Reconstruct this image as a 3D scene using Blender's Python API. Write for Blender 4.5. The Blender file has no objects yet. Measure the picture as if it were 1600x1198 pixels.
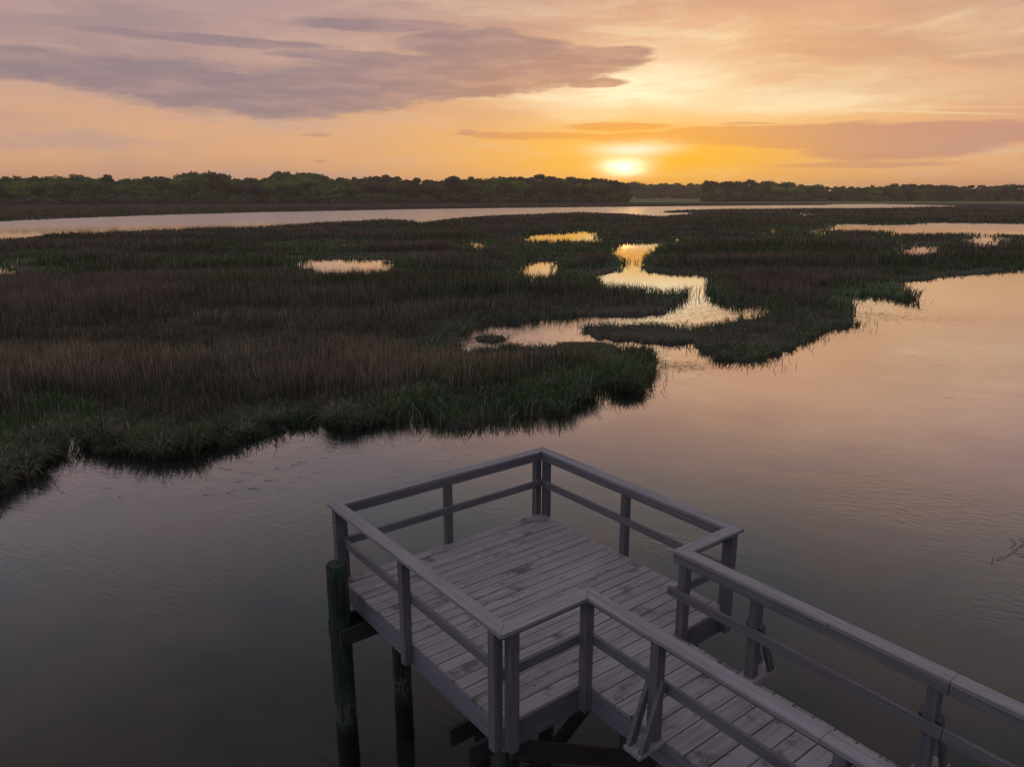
import bpy, math, random
import numpy as np
from mathutils import Vector
R = math.radians
rnd = random.Random(7)
rng = np.random.default_rng(11)

# ------------------------------------------------------------------ camera
H = 6.325                       # camera height above the creek
PITCH = 14.264
F = 1152.96                     # focal length in pixels of a 1600 px wide frame
scene = bpy.context.scene
cam_d = bpy.data.cameras.new("camera")
cam = bpy.data.objects.new("camera", cam_d)
scene.collection.objects.link(cam)
cam.location = (0, 0, H)
cam.rotation_euler = (R(90 - PITCH), 0, 0)
cam_d.sensor_fit = 'HORIZONTAL'
cam_d.sensor_width = 36
cam_d.lens = F / 1600 * 36
cam_d.clip_end = 20000
scene.camera = cam
scene.view_settings.view_transform = 'Standard'
scene.view_settings.look = 'None'
scene.view_settings.exposure = 0
scene.view_settings.gamma = 1
scene.cycles.max_bounces = 6
scene.cycles.volume_bounces = 0
scene.cycles.use_denoising = True

_p = R(PITCH)
def ray(px, py):
    u, v = (px - 800) / F, -(py - 599) / F
    return (u, math.cos(_p) + v * math.sin(_p), -math.sin(_p) + v * math.cos(_p))
def pe(px, py):                 # bearing and elevation in degrees
    d = ray(px, py)
    return math.degrees(math.atan2(d[0], d[1])), math.degrees(math.atan2(d[2], math.hypot(d[0], d[1])))
def gp(px, py, z=0.0):          # point on the level z
    d = ray(px, py)
    t = (z - H) / min(d[2], -1e-4)
    return d[0] * t, d[1] * t

def lin(c, k=1.0):
    o = []
    for v in c:
        v = v / 255
        o.append((v / 12.92 if v <= .04045 else ((v + .055) / 1.055) ** 2.4) * k)
    return (*o, 1.0)

# ------------------------------------------------------------------ node helper
class NT:
    def __init__(s, nt): s.nt = nt
    def n(s, kind, **kw):
        nd = s.nt.nodes.new(kind)
        for k, v in kw.items(): setattr(nd, k, v)
        return nd
    def set(s, sock, v):
        if hasattr(v, 'is_linked') or isinstance(v, bpy.types.NodeSocket): s.nt.links.new(v, sock)
        else: sock.default_value = v
    def m(s, op, a, b=0.0, c=0.0, clamp=False):
        nd = s.n('ShaderNodeMath', operation=op, use_clamp=clamp)
        s.set(nd.inputs[0], a); s.set(nd.inputs[1], b); s.set(nd.inputs[2], c)
        return nd.outputs[0]
    def vm(s, op, a, b=(0, 0, 0)):
        nd = s.n('ShaderNodeVectorMath', operation=op)
        s.set(nd.inputs[0], a); s.set(nd.inputs[1], b)
        return nd.outputs['Value'] if op in ('LENGTH', 'DOT_PRODUCT') else nd.outputs[0]
    def mix(s, f, a, b, mode='MIX'):
        nd = s.n('ShaderNodeMix', data_type='RGBA', blend_type=mode)
        nd.clamp_factor = True
        s.set(nd.inputs[0], f); s.set(nd.inputs[6], a); s.set(nd.inputs[7], b)
        return nd.outputs[2]
    def xyz(s, x, y, z=0.0):
        nd = s.n('ShaderNodeCombineXYZ')
        s.set(nd.inputs[0], x); s.set(nd.inputs[1], y); s.set(nd.inputs[2], z)
        return nd.outputs[0]
    def noise(s, vec, scale=1.0, detail=4.0, rough=.5, dist=0.0, color=False):
        nd = s.n('ShaderNodeTexNoise')
        s.set(nd.inputs['Vector'], vec); nd.inputs['Scale'].default_value = scale
        nd.inputs['Detail'].default_value = detail; nd.inputs['Roughness'].default_value = rough
        nd.inputs['Distortion'].default_value = dist
        return nd.outputs['Color' if color else 'Fac']
    def smooth(s, v, a, b, lo=0.0, hi=1.0):
        nd = s.n('ShaderNodeMapRange', interpolation_type='SMOOTHSTEP')
        s.set(nd.inputs['Value'], v)
        nd.inputs['From Min'].default_value = a; nd.inputs['From Max'].default_value = b
        nd.inputs['To Min'].default_value = lo; nd.inputs['To Max'].default_value = hi
        return nd.outputs[0]
    def ramp(s, v, stops):
        nd = s.n('ShaderNodeValToRGB')
        e = nd.color_ramp.elements
        while len(e) > 1: e.remove(e[-1])
        e[0].position, e[0].color = stops[0]
        for p, c in stops[1:]:
            x = e.new(p); x.color = c
        s.set(nd.inputs[0], v)
        return nd.outputs[0]

# ------------------------------------------------------------------ sky
SUN_AZ, SUN_EL = pe(978, 258)
world = bpy.data.worlds.new("World")
scene.world = world
world.use_nodes = True
wn = world.node_tree
wn.nodes.clear()
W = NT(wn)
tc = W.n('ShaderNodeTexCoord').outputs['Generated']
sep = W.n('ShaderNodeSeparateXYZ'); W.set(sep.inputs[0], W.vm('NORMALIZE', tc))
dx, dy, dz = sep.outputs
DEG = 180 / math.pi
az = W.m('MULTIPLY', W.m('ARCTAN2', dx, dy), DEG)
el = W.m('MULTIPLY', W.m('ARCSINE', dz), DEG)
uv = W.xyz(az, el)
# clouds drift: warp the coordinates with a stretched noise
sv = W.vm('MULTIPLY', uv, (.06, .24, 1))
warp = W.vm('SUBTRACT', W.noise(sv, 1.6, 5, .6, color=True), (.5, .5, .5))
uvw = W.vm('ADD', uv, W.vm('MULTIPLY', warp, (7.0, 2.6, 0)))
uvs = W.vm('ADD', uv, W.vm('MULTIPLY', warp, (3.0, .9, 0)))
def blob(px, py, hw, hh, vec=None):
    a, e = pe(px, py)
    d = W.vm('SUBTRACT', vec or uvw, (a, e, 0))
    d = W.vm('MULTIPLY', d, (1 / (hw * .0475), 1 / (hh * .0475), 0))
    return W.vm('LENGTH', d)
def gauss(px, py, hw, hh, vec=None):
    q = blob(px, py, hw, hh, vec)
    return W.m('EXPONENT', W.m('MULTIPLY', W.m('MULTIPLY', q, q), -1.0))
base = W.ramp(W.m('DIVIDE', el, 90, clamp=True), [
    (0, lin((208, 156, 132))), (2.5 / 90, lin((226, 174, 132))), (5 / 90, lin((222, 172, 138))),
    (8 / 90, lin((198, 162, 148))), (13 / 90, lin((177, 150, 152))), (18 / 90, lin((162, 141, 147))), (22 / 90, lin((132, 132, 138))),
    (27 / 90, lin((110, 116, 121))), (33 / 90, lin((103, 105, 107))), (44 / 90, lin((95, 97, 99))), (56 / 90, lin((176, 180, 196))), (1, lin((206, 212, 232)))])
# broad warmth round the sun
wide = gauss(1190, 125, 480, 240, uv)
col = W.mix(W.m('MULTIPLY', wide, .85), base, lin((245, 186, 134)))
glow = gauss(1000, 245, 360, 95, uv)
col = W.mix(W.m('MULTIPLY', glow, .7), col, lin((248, 184, 88)))
# thin streaky cirrus
ci = W.noise(W.vm('MULTIPLY', uvw, (.05, .34, 1)), 1.5, 7, .62)
col = W.mix(W.m('MULTIPLY', W.smooth(ci, .45, .68, 0, .75), W.smooth(el, 24, 14, .12, 1)), col, W.mix(wide, lin((196, 160, 150)), lin((255, 226, 176))))
ci2 = W.noise(W.vm('MULTIPLY', uvw, (.035, .2, 3)), 1.7, 5, .55)
col = W.mix(W.m('MULTIPLY', W.smooth(ci2, .44, .66, 0, .6), W.m('MULTIPLY', W.smooth(el, 3.5, 7.5, .15, 1), W.smooth(el, 24, 15, .15, 1))), col, W.mix(wide, lin((150, 130, 140)), lin((214, 160, 122))))
# softer, bigger clouds overhead (only the water sees them)
hi = W.noise(W.vm('MULTIPLY', uv, (.045, .10, 1)), 1.0, 4, .5)
hif = W.m('MULTIPLY', W.smooth(hi, .46, .62), W.smooth(el, 13, 20))
col = W.mix(W.m('MULTIPLY', hif, .26), col, lin((176, 134, 122)))
# bright gap above the sun
gap = W.m('MAXIMUM', gauss(1000, 142, 150, 46, uvs), W.m('MULTIPLY', gauss(1160, 158, 230, 24, uvs), .65))
gap = W.m('MAXIMUM', gap, W.m('MULTIPLY', gauss(890, 152, 130, 9, uvs), .8))
sk = W.noise(W.vm('MULTIPLY', uvw, (.12, .9, 7)), 1.4, 6, .6)
col = W.mix(W.m('MULTIPLY', gap, W.smooth(sk, .25, .6, .55, 1.0)), col, lin((255, 242, 204), 1.12))
# the dark clouds
def cloud(parts, a, b, amp, nv, ns=1.0, raw=False):
    m = None
    for q in parts:
        k = W.m('SUBTRACT', 1.0, blob(*q, uvs))
        m = k if m is None else W.m('MAXIMUM', m, k)
    nz = W.m('SUBTRACT', W.noise(W.vm('MULTIPLY', uvs, nv), ns, 7, .62), .5)
    nf = W.m('SUBTRACT', W.noise(W.vm('MULTIPLY', uvs, tuple(v * 4.5 for v in nv)), ns, 5, .6), .5)
    return W.smooth(W.m('ADD', m, W.m('ADD', W.m('MULTIPLY', nz, amp), W.m('MULTIPLY', nf, amp * .45))), a, b)
near = gauss(960, 180, 300, 130, uv)
big = cloud([(600, 40, 160, 10), (330, 62, 200, 9), (560, 88, 140, 10), (900, 98, 120, 24), (830, 106, 150, 36), (740, 112, 160, 42), (640, 122, 160, 42), (540, 136, 160, 42), (440, 146, 150, 40), (350, 140, 160, 36), (250, 120, 170, 30),
             (130, 104, 180, 24), (10, 98, 160, 22), (735, 70, 115, 26), (800, 80, 110, 24), (430, 166, 120, 20), (960, 84, 70, 10), (930, 128, 60, 8)],
            -.04, .36, .75, (.2, .95, 1))
cc = W.mix(near, lin((150, 130, 136)), lin((190, 138, 114)))
cc = W.mix(W.smooth(big, .1, .7), W.mix(near, cc, lin((255, 190, 104))), cc)
tex = W.noise(W.vm('MULTIPLY', uvs, (.14, .9, 3)), 1.3, 6, .62)
cc = W.mix(W.smooth(tex, .42, .68, 0, .55), cc, W.mix(near, lin((182, 150, 148)), lin((222, 166, 128))))
col = W.mix(W.m('MULTIPLY', big, W.smooth(tex, .3, .7, .96, .82)), col, cc)
low = cloud([(1250, 212, 210, 20), (1440, 212, 230, 20), (1400, 232, 150, 20), (1600, 208, 130, 14), (1120, 212, 130, 18), (1000, 214, 110, 9), (860, 212, 130, 5.5), (960, 198, 95, 7.5), (750, 208, 50, 3.5)],
            .0, .3, .55, (.2, 1.6, 2))
lc = W.mix(gauss(985, 225, 240, 80, uv), lin((200, 148, 130)), lin((236, 158, 70)))
col = W.mix(W.m('MULTIPLY', low, .85), col, lc)
wisp = cloud([(490, 213, 26, 3.4), (505, 252, 16, 2), (730, 204, 22, 3), (1330, 257, 160, 5), (1170, 191, 60, 2)], .0, .5, .5, (.3, 1.2, 5))
col = W.mix(W.m('MULTIPLY', wisp, .6), col, lin((190, 142, 128)))
# vapour trails
for (x0, y0, x1, y1, wd, k) in ((1210, 167, 1600, 179, 1.3, .55), (1400, 168, 1640, 167, .9, .4), (1420, 40, 1560, 8, 5, .25)):
    a0, e0 = pe(x0, y0); a1, e1 = pe(x1, y1)
    line = W.m('SUBTRACT', el, W.m('ADD', e0, W.m('MULTIPLY', W.m('SUBTRACT', az, a0), (e1 - e0) / (a1 - a0))))
    q = W.m('MULTIPLY', line, 1 / (wd * .0475))
    t = W.m('EXPONENT', W.m('MULTIPLY', W.m('MULTIPLY', q, q), -1))
    t = W.m('MULTIPLY', t, W.m('MULTIPLY', W.smooth(az, a0 - .5, a0 + 3), W.smooth(az, a1 - 3, a1 + .5, 1, 0)))
    col = W.mix(W.m('MULTIPLY', t, k), col, lin((255, 226, 180)))
# sun behind thin cloud
g1 = W.m('MULTIPLY', gauss(1010, 244, 215, 54, uv), W.m('SUBTRACT', 1.0, W.m('MULTIPLY', low, .55)))
col = W.mix(W.m('MULTIPLY', g1, .95), col, lin((255, 188, 30)))
col = W.mix(W.m('MULTIPLY', gauss(985, 234, 58, 11, uvs), 1.0), col, lin((255, 244, 206), 1.06))
core = gauss(976, 261, 36, 11, uvs)
col = W.mix(core, col, (2.1, 1.7, 1.15, 1))
# the far side of the sky (behind) is dim and blue
back = W.smooth(W.m('ABSOLUTE', az), 50, 120)
back = W.m('MULTIPLY', back, W.smooth(el, 60, 25))
col = W.mix(back, col, W.mix(W.smooth(az, -100, 100), lin((136, 136, 152)), lin((66, 64, 76))))
# below the horizon
col = W.mix(W.smooth(el, -.3, -3), col, lin((70, 60, 56)))
nish = W.n('ShaderNodeTexSky', sky_type='NISHITA')
nish.sun_disc = False
nish.sun_elevation = R(SUN_EL); nish.sun_rotation = R(SUN_AZ)
bg1 = W.n('ShaderNodeBackground'); W.set(bg1.inputs[0], nish.outputs[0]); bg1.inputs[1].default_value = .006
bg2 = W.n('ShaderNodeBackground'); W.set(bg2.inputs[0], col); bg2.inputs[1].default_value = .97
add = W.n('ShaderNodeAddShader'); W.set(add.inputs[0], bg1.outputs[0]); W.set(add.inputs[1], bg2.outputs[0])
W.set(W.n('ShaderNodeOutputWorld').inputs[0], add.outputs[0])
world.cycles.sampling_method = 'MANUAL'
world.cycles.sample_map_resolution = 1024

sun_d = bpy.data.lights.new("sun", 'SUN')
sun = bpy.data.objects.new("sun", sun_d)
scene.collection.objects.link(sun)
sun_d.energy = .012
sun_d.angle = R(3)
sun_d.color = (1, .45, .12)
sd = Vector((math.sin(R(SUN_AZ)) * math.cos(R(SUN_EL)), math.cos(R(SUN_AZ)) * math.cos(R(SUN_EL)), math.sin(R(SUN_EL))))
sun.rotation_euler = (-sd).to_track_quat('-Z', 'Y').to_euler()
sun.location = (0, 0, 60)

# ------------------------------------------------------------------ generic helpers
COL = scene.collection
def link(name, me, mat=None, parent=None):
    o = bpy.data.objects.new(name, me)
    COL.objects.link(o)
    if mat: me.materials.append(mat)
    if parent: o.parent = parent
    return o
def empty(name, loc=(0, 0, 0), rz=0.0):
    o = bpy.data.objects.new(name, None)
    o.empty_display_size = .3
    COL.objects.link(o); o.location = loc; o.rotation_euler = (0, 0, rz)
    return o
def tag(o, label=None, cat=None, group=None, kind=None):
    if label: o['label'] = label
    if cat: o['category'] = cat
    if group: o['group'] = group
    if kind: o['kind'] = kind
    return o
def np_mesh(name, V, loops, starts, totals, cols=None, smooth=False):
    me = bpy.data.meshes.new(name)
    me.vertices.add(len(V)); me.vertices.foreach_set('co', np.asarray(V, np.float32).ravel())
    me.loops.add(len(loops)); me.loops.foreach_set('vertex_index', np.asarray(loops, np.int32))
    me.polygons.add(len(starts))
    me.polygons.foreach_set('loop_start', np.asarray(starts, np.int32))
    try: me.polygons.foreach_set('loop_total', np.asarray(totals, np.int32))
    except Exception: pass
    if smooth: me.polygons.foreach_set('use_smooth', np.ones(len(starts), bool))
    me.update(calc_edges=True)
    if cols is not None:
        at = me.color_attributes.new('tint', 'FLOAT_COLOR', 'POINT')
        c = np.ones((len(V), 4), np.float32); c[:, :3] = cols
        at.data.foreach_set('color', c.ravel())
    return me
class Fbm:                      # small value noise for numpy arrays
    def __init__(s, seed): s.t = np.random.default_rng(seed).random((256, 256))
    def one(s, x, y):
        xi, yi = np.floor(x).astype(int), np.floor(y).astype(int)
        fx, fy = x - xi, y - yi
        fx = fx * fx * (3 - 2 * fx); fy = fy * fy * (3 - 2 * fy)
        g = lambda i, j: s.t[i & 255, j & 255]
        return (g(xi, yi) * (1 - fx) + g(xi + 1, yi) * fx) * (1 - fy) + (g(xi, yi + 1) * (1 - fx) + g(xi + 1, yi + 1) * fx) * fy
    def __call__(s, x, y, sc, octs=3):
        v, a, t = 0, 1, 0
        for i in range(octs):
            v = v + a * s.one(x * sc + 17.3 * i, y * sc + 5.1 * i); t += a; a *= .5; sc *= 2.1
        return v / t
N1, N2, N3, N4 = Fbm(1), Fbm(2), Fbm(3), Fbm(4)

# ------------------------------------------------------------------ the land and the creeks
GT = .72                        # points seen over grass tops are traced on this level
def wp(pts):
    return np.array([gp(p[0], p[1], (GT if p[2] == 1 else p[2]) if len(p) > 2 else 0.0) for p in pts])
f = 1
land_px = [(-150, 800), (0, 772), (25, 763), (47, 738), (62, 722), (98, 711), (96, 697), (120, 672), (146, 685), (137, 705), (162, 708),
    (219, 713), (259, 716), (297, 713), (312, 702), (353, 700), (375, 688), (422, 679), (437, 669), (469, 663), (500, 660), (525, 665),
    (550, 670), (590, 665), (640, 655), (675, 650), (695, 665), (725, 670), (760, 662), (800, 650), (840, 648), (875, 650), (895, 640),
    (905, 620), (940, 602), (970, 610), (1000, 610), (1015, 590), (1020, 570), (1010, 555), (990, 540, .3), (950, 528, .3), (905, 522, .35),
    (860, 528, .45), (800, 531, .4), (785, 541, .3), (750, 548, .3), (712, 546, .3), (703, 541), (745, 507), (800, 505), (850, 500), (900, 496), (960, 494), (1040, 490),
    (1052, 478), (1075, 467), (1079, 457), (1062, 446, f), (1000, 441, f), (940, 440, f), (924, 431), (945, 429), (962, 425), (970, 413),
    (960, 404), (950, 396), (965, 382), (972, 378), (1034, 378), (1036, 386), (1022, 396), (1007, 406), (1008, 418), (1014, 425), (1050, 428),
    (1110, 431), (1113, 442), (1110, 461), (1122, 471), (1150, 475), (1215, 476), (1205, 488, .3), (1150, 496, .3), (1110, 503, .3), (1075, 511, .2),
    (1050, 503, .25), (1000, 501, .25), (930, 504, .2), (903, 512), (950, 531), (1000, 536), (1050, 541), (1080, 537), (1110, 552), (1130, 566), (1170, 569),
    (1200, 566), (1235, 546), (1265, 530), (1280, 521), (1305, 512), (1330, 513), (1345, 505), (1325, 494), (1338, 480), (1310, 466), (1330, 462),
    (1380, 464), (1396, 469), (1430, 471), (1426, 463), (1408, 456), (1406, 442), (1420, 437), (1445, 438), (1475, 433), (1515, 428), (1545, 428),
    (1575, 421), (1600, 417), (1700, 408), (1900, 398), (2300, 390)]
land = np.vstack([wp(land_px), [(4000, 500), (4000, 9000), (-4000, 9000), (-4000, 5), (-40, 8)]])
river_px = [(-400, 356), (0, 346), (100, 341.5), (250, 336), (400, 332), (550, 329), (650, 327), (800, 325), (1000, 323), (1200, 321), (1290, 320.5), (1298, 319.3), (1375, 318.8),
    (1515, 322), (1350, 324.5, f), (1200, 325, f), (1125, 325.5, f), (1050, 327, f), (1035, 329.5, f), (1090, 332.5), (1040, 336, f), (1007, 335.5, f), (975, 331, f), (905, 329.5, f), (800, 334, f), (750, 336, f), (700, 340, f),
    (655, 345, f), (638, 341, f), (575, 341, f), (525, 344, f), (400, 351, f), (225, 356, f), (175, 360, f), (75, 362, f), (0, 370, f), (-400, 392, f)]
hump = np.array([gp(*p) for p in [(730, 531), (742, 520, .2), (768, 514, .35), (792, 519, .3), (802, 528), (775, 536)]])
pools_px = [
    [(815, 366), (850, 363), (890, 363), (905, 357), (940, 362), (947, 373, f), (930, 371, f), (900, 370, f), (860, 370, f), (815, 370, f)],
    [(805, 412), (840, 408), (880, 405), (880, 415, f), (850, 421, f), (805, 422, f)],
    [(462, 409), (476, 404), (520, 404), (560, 406), (600, 404), (620, 404), (612, 410, f), (585, 414, f), (530, 417, f), (488, 414, f)],
    [(542, 376), (557, 374), (558, 382, f), (542, 383, f)],
    [(369, 388), (382, 387), (381, 392, f), (370, 392, f)],
    [(-30, 412), (26, 411), (20, 416, f), (-30, 418, f)],
    [(991, 347), (1003, 347), (1002, 352, f), (992, 352, f)],
    [(1047, 371), (1058, 368), (1068, 372), (1066, 378, f), (1048, 378, f)],
    [(1190, 358), (1212, 354), (1224, 353), (1220, 359, f), (1192, 363, f)],
    [(1258, 359), (1275, 358), (1292, 355), (1290, 363, f), (1280, 366, f), (1260, 362, f)],
    [(1290, 352), (1305, 350), (1400, 352), (1445, 348), (1600, 350), (1800, 352), (1800, 362, f), (1600, 360, f), (1500, 360, f), (1400, 360, f), (1380, 356, f), (1300, 357, f)],
    [(1385, 366), (1408, 365.5), (1408, 369, f), (1385, 369.5, f)],
    [(1392, 387), (1420, 386), (1450, 382), (1475, 382), (1470, 386, f), (1440, 391, f), (1395, 392, f)],
    [(1504, 370), (1530, 368.5), (1560, 368.5), (1578, 372), (1572, 377, f), (1512, 377, f)],
    [(1250, 333), (1270, 332.6), (1270, 335, f), (1250, 335, f)],
    [(726, 377), (770, 376.5), (770, 380, f), (728, 380.5, f)],
    [(308, 534), (324, 534), (322, 541, f), (309, 541, f)]]
river = wp(river_px)
pools = [np.array([gp(p[0], p[1], (.84 if P[0][0] == 1290 else .95) if len(p) > 2 else 0.0) for p in P]) for P in pools_px]
def inside(x, y, P):
    r = np.zeros(x.shape, bool)
    sel = (x > P[:, 0].min()) & (x < P[:, 0].max()) & (y > P[:, 1].min()) & (y < P[:, 1].max())
    xs, ys = x[sel], y[sel]; q = np.zeros(xs.shape, bool)
    j = len(P) - 1
    for i in range(len(P)):
        (xi, yi), (xj, yj) = P[i], P[j]
        if yi != yj:
            q ^= ((yi > ys) != (yj > ys)) & (xs < (xj - xi) * (ys - yi) / (yj - yi) + xi)
        j = i
    r[sel] = q
    return r
def is_land(x, y):
    d = np.hypot(x, y)
    k = np.clip(d * .012, .22, 3.0)
    wx = x + (N1(x, y, .9, 3) - .5) * 2.2 * k
    wy = y + (N2(x, y, .9, 3) - .5) * 2.2 * k
    fk = np.clip(d * .02, .35, 1.6)
    wx = wx + (N3(x, y, 2.3, 2) - .5) * fk; wy = wy + (N4(x, y, 2.3, 2) - .5) * fk
    m = inside(wx, wy, land)
    m |= inside(wx, wy, hump)
    m &= ~inside(wx, y + (wy - y) * 1.5, river)
    for P in pools: m &= ~inside(x + (wx - x) * 1.9, y + (wy - y) * 1.9, P)
    return m

na, nr = 760, 460
azs = np.radians(np.linspace(-52, 52, na)); rs = 9 * (5000 / 9) ** np.linspace(0, 1, nr)
AZ, RR = np.meshgrid(azs, rs)
GX, GY = RR * np.sin(AZ), RR * np.cos(AZ)
M = is_land(GX.ravel(), GY.ravel()).reshape(GX.shape).astype(float)
def blur(a, n):
    for ax in (0, 1):
        p = np.pad(a, [(n, n) if k == ax else (0, 0) for k in (0, 1)], mode='edge')
        a = sum(np.take(p, range(i, i + a.shape[ax]), axis=ax) for i in range(2 * n + 1)) / (2 * n + 1)
    return a
MB = blur(M, 1)
GZ = np.clip((MB - .45) * .5, -.25, .14) + (N3(GX, GY, .8, 3) - .5) * .12
GZ = np.where(M > 0, np.maximum(GZ, .015), np.minimum(GZ, -.05))
GZ += np.clip((RR - 700) / 1500, 0, 1) * 3.0
V = np.stack([GX, GY, GZ], -1).reshape(-1, 3)
i, j = np.meshgrid(np.arange(nr - 1), np.arange(na - 1), indexing='ij')
q = (i * na + j).ravel()
loops = np.stack([q, q + 1, q + na + 1, q + na], -1).ravel()

def new_mat(name):
    m = bpy.data.materials.new(name); m.use_nodes = True
    nt = m.node_tree; nt.nodes.clear()
    t = NT(nt)
    b = t.n('ShaderNodeBsdfPrincipled'); o = t.n('ShaderNodeOutputMaterial')
    t.set(o.inputs[0], b.outputs[0])
    return m, t, b, o
def attr(t, name):
    a = t.n('ShaderNodeAttribute'); a.attribute_name = name
    return a.outputs['Color']

m_mud, t, b, o = new_mat('marsh_mud')
gpos = t.n('ShaderNodeNewGeometry').outputs['Position']
n1 = t.noise(gpos, .9, 6, .6); n2 = t.noise(gpos, .05, 3, .5)
c = t.mix(n1, (.018, .014, .009, 1), (.07, .055, .04, 1))
c = t.mix(t.smooth(n2, .5, .62, 0, .5), c, (.04, .05, .02, 1))
dist = t.vm('LENGTH', gpos)
c = t.mix(t.smooth(dist, 640, 760), c, (.12, .16, .04, 1))
t.set(b.inputs['Base Color'], c); b.inputs['Roughness'].default_value = .8
bp = t.n('ShaderNodeBump'); bp.inputs['Strength'].default_value = .6; bp.inputs['Distance'].default_value = .08
t.set(bp.inputs['Height'], t.noise(gpos, 5, 6, .65)); t.set(b.inputs['Normal'], bp.outputs[0])
g = link('ground', np_mesh('ground', V, loops, np.arange(len(q)) * 4, np.full(len(q), 4), smooth=True), m_mud)
tag(g, 'dark marsh mud under the grass, cut by creeks and pools', 'ground', kind='structure')

# water
m_wat, t, b, o = new_mat('creek_water')
gpos = t.n('ShaderNodeNewGeometry').outputs['Position']
rot = t.n('ShaderNodeVectorRotate'); rot.rotation_type = 'Z_AXIS'
t.set(rot.inputs['Vector'], gpos); rot.inputs['Angle'].default_value = R(28)
rp = rot.outputs[0]
wv = t.noise(t.vm('MULTIPLY', rp, (3.2, 11, 1)), 1.0, 3, .5, .6)
wv2 = t.noise(t.vm('MULTIPLY', rp, (.5, 1.1, 1)), 1.0, 2, .5)
patch = t.smooth(t.noise(t.vm('MULTIPLY', gpos, (.16, .22, 1)), 1.0, 3, .5, .5), .47, .66)
far_ = t.smooth(t.vm('LENGTH', gpos), 60, 20)
hgt = t.m('ADD', t.m('MULTIPLY', t.m('MULTIPLY', wv, far_), t.m('ADD', t.m('MULTIPLY', patch, .0085), .0006)), t.m('ADD', t.m('MULTIPLY', wv2, .004), t.m('MULTIPLY', t.noise(t.vm('MULTIPLY', gpos, (.8, 1.3, 1)), 1.0, 2, .5), t.smooth(t.vm('LENGTH', gpos), 140, 230, 0, .012))))
bp = t.n('ShaderNodeBump'); bp.inputs['Strength'].default_value = 1; bp.inputs['Distance'].default_value = 1
t.set(bp.inputs['Height'], hgt)
t.nt.nodes.remove(b)
lw = t.n('ShaderNodeLayerWeight'); lw.inputs['Blend'].default_value = .5
g_l = lambda v: (v, v, v, 1)
fr = t.ramp(lw.outputs['Facing'], [(0, g_l(.02)), (.3, g_l(.055)), (.42, g_l(.14)), (.55, g_l(.34)), (.68, g_l(.60)), (.75, g_l(.88)), (.86, g_l(.98)), (1, g_l(.99))])
gl = t.n('ShaderNodeBsdfGlossy', distribution='MULTI_GGX'); t.set(gl.inputs['Roughness'], t.smooth(t.vm('LENGTH', gpos), 140, 215, .03, .25)); t.set(gl.inputs['Normal'], bp.outputs[0])
df = t.n('ShaderNodeBsdfDiffuse'); df.inputs[0].default_value = (.020, .026, .026, 1)
mx = t.n('ShaderNodeMixShader'); t.set(mx.inputs[0], fr); t.set(mx.inputs[1], df.outputs[0]); t.set(mx.inputs[2], gl.outputs[0]); t.set(o.inputs[0], mx.outputs[0])
S = 6000
me = bpy.data.meshes.new('water')
me.from_pydata([(-S, -2500, 0), (S, -2500, 0), (S, 9000, 0), (-S, 9000, 0)], [], [(0, 1, 2, 3)])
wobj = link('water', me, m_wat)
tag(wobj, 'still tidal creek water mirroring the sunset sky', 'water', kind='structure')

# ------------------------------------------------------------------ marsh grass
m_gr, t, b, o = new_mat('marsh_grass')
tint = attr(t, 'tint')
t.nt.nodes.remove(b)
df = t.n('ShaderNodeBsdfDiffuse'); tr = t.n('ShaderNodeBsdfTranslucent'); mx = t.n('ShaderNodeMixShader')
t.set(df.inputs[0], tint); t.set(tr.inputs[0], tint); mx.inputs[0].default_value = .38
t.set(mx.inputs[1], df.outputs[0]); t.set(mx.inputs[2], tr.outputs[0]); t.set(o.inputs[0], mx.outputs[0])

def blades(x, y, z, h, w, lx, ly, tint, segs, root=None, tip=None):
    """tapered bending strips; lx, ly = horizontal reach of the tip"""
    n = len(x)
    th = rng.uniform(0, math.pi, n)
    wx, wy = np.cos(th) * w / 2, np.sin(th) * w / 2
    rows = []
    ss = {1: (0,), 2: (0, .55), 3: (0, .4, .75)}[segs]
    for s in ss:
        k = 1 - s * .55
        zz = z + h * (s if segs > 1 else s)
        cx, cy = x + lx * s * s, y + ly * s * s
        rows += [np.stack([cx - wx * k, cy - wy * k, zz], -1), np.stack([cx + wx * k, cy + wy * k, zz], -1)]
    drop = np.hypot(lx, ly) * .35
    rows.append(np.stack([x + lx, y + ly, z + np.maximum(h - drop, .04)], -1))
    k = len(rows)
    V = np.stack(rows, 1).reshape(-1, 3)
    basei = np.arange(n) * k
    L, st, tt = [], [], []
    per = []
    for s in range(segs - 1): per.append([2 * s, 2 * s + 1, 2 * s + 3, 2 * s + 2])
    per.append([k - 3, k - 2, k - 1])
    flat = np.array([v for f_ in per for v in f_]); ln = np.array([len(f_) for f_ in per])
    loops = (basei[:, None] + flat[None]).ravel()
    tot = np.tile(ln, n); st = np.concatenate([[0], np.cumsum(tot)[:-1]])
    C = np.repeat(tint, k, axis=0)
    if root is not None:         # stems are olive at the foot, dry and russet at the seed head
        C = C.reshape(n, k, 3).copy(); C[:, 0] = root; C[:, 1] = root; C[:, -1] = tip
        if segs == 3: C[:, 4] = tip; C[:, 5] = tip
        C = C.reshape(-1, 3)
    return V, loops, st, tot, C
def join(parts):
    Vs, Ls, Ss, Ts, Cs = [], [], [], [], []; nv = nl = 0
    for V, L, S_, T, C in parts:
        Vs.append(V); Ls.append(L + nv); Ss.append(S_ + nl); Ts.append(T); Cs.append(C); nv += len(V); nl += len(L)
    return np.concatenate(Vs), np.concatenate(Ls), np.concatenate(Ss), np.concatenate(Ts), np.concatenate(Cs)

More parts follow.
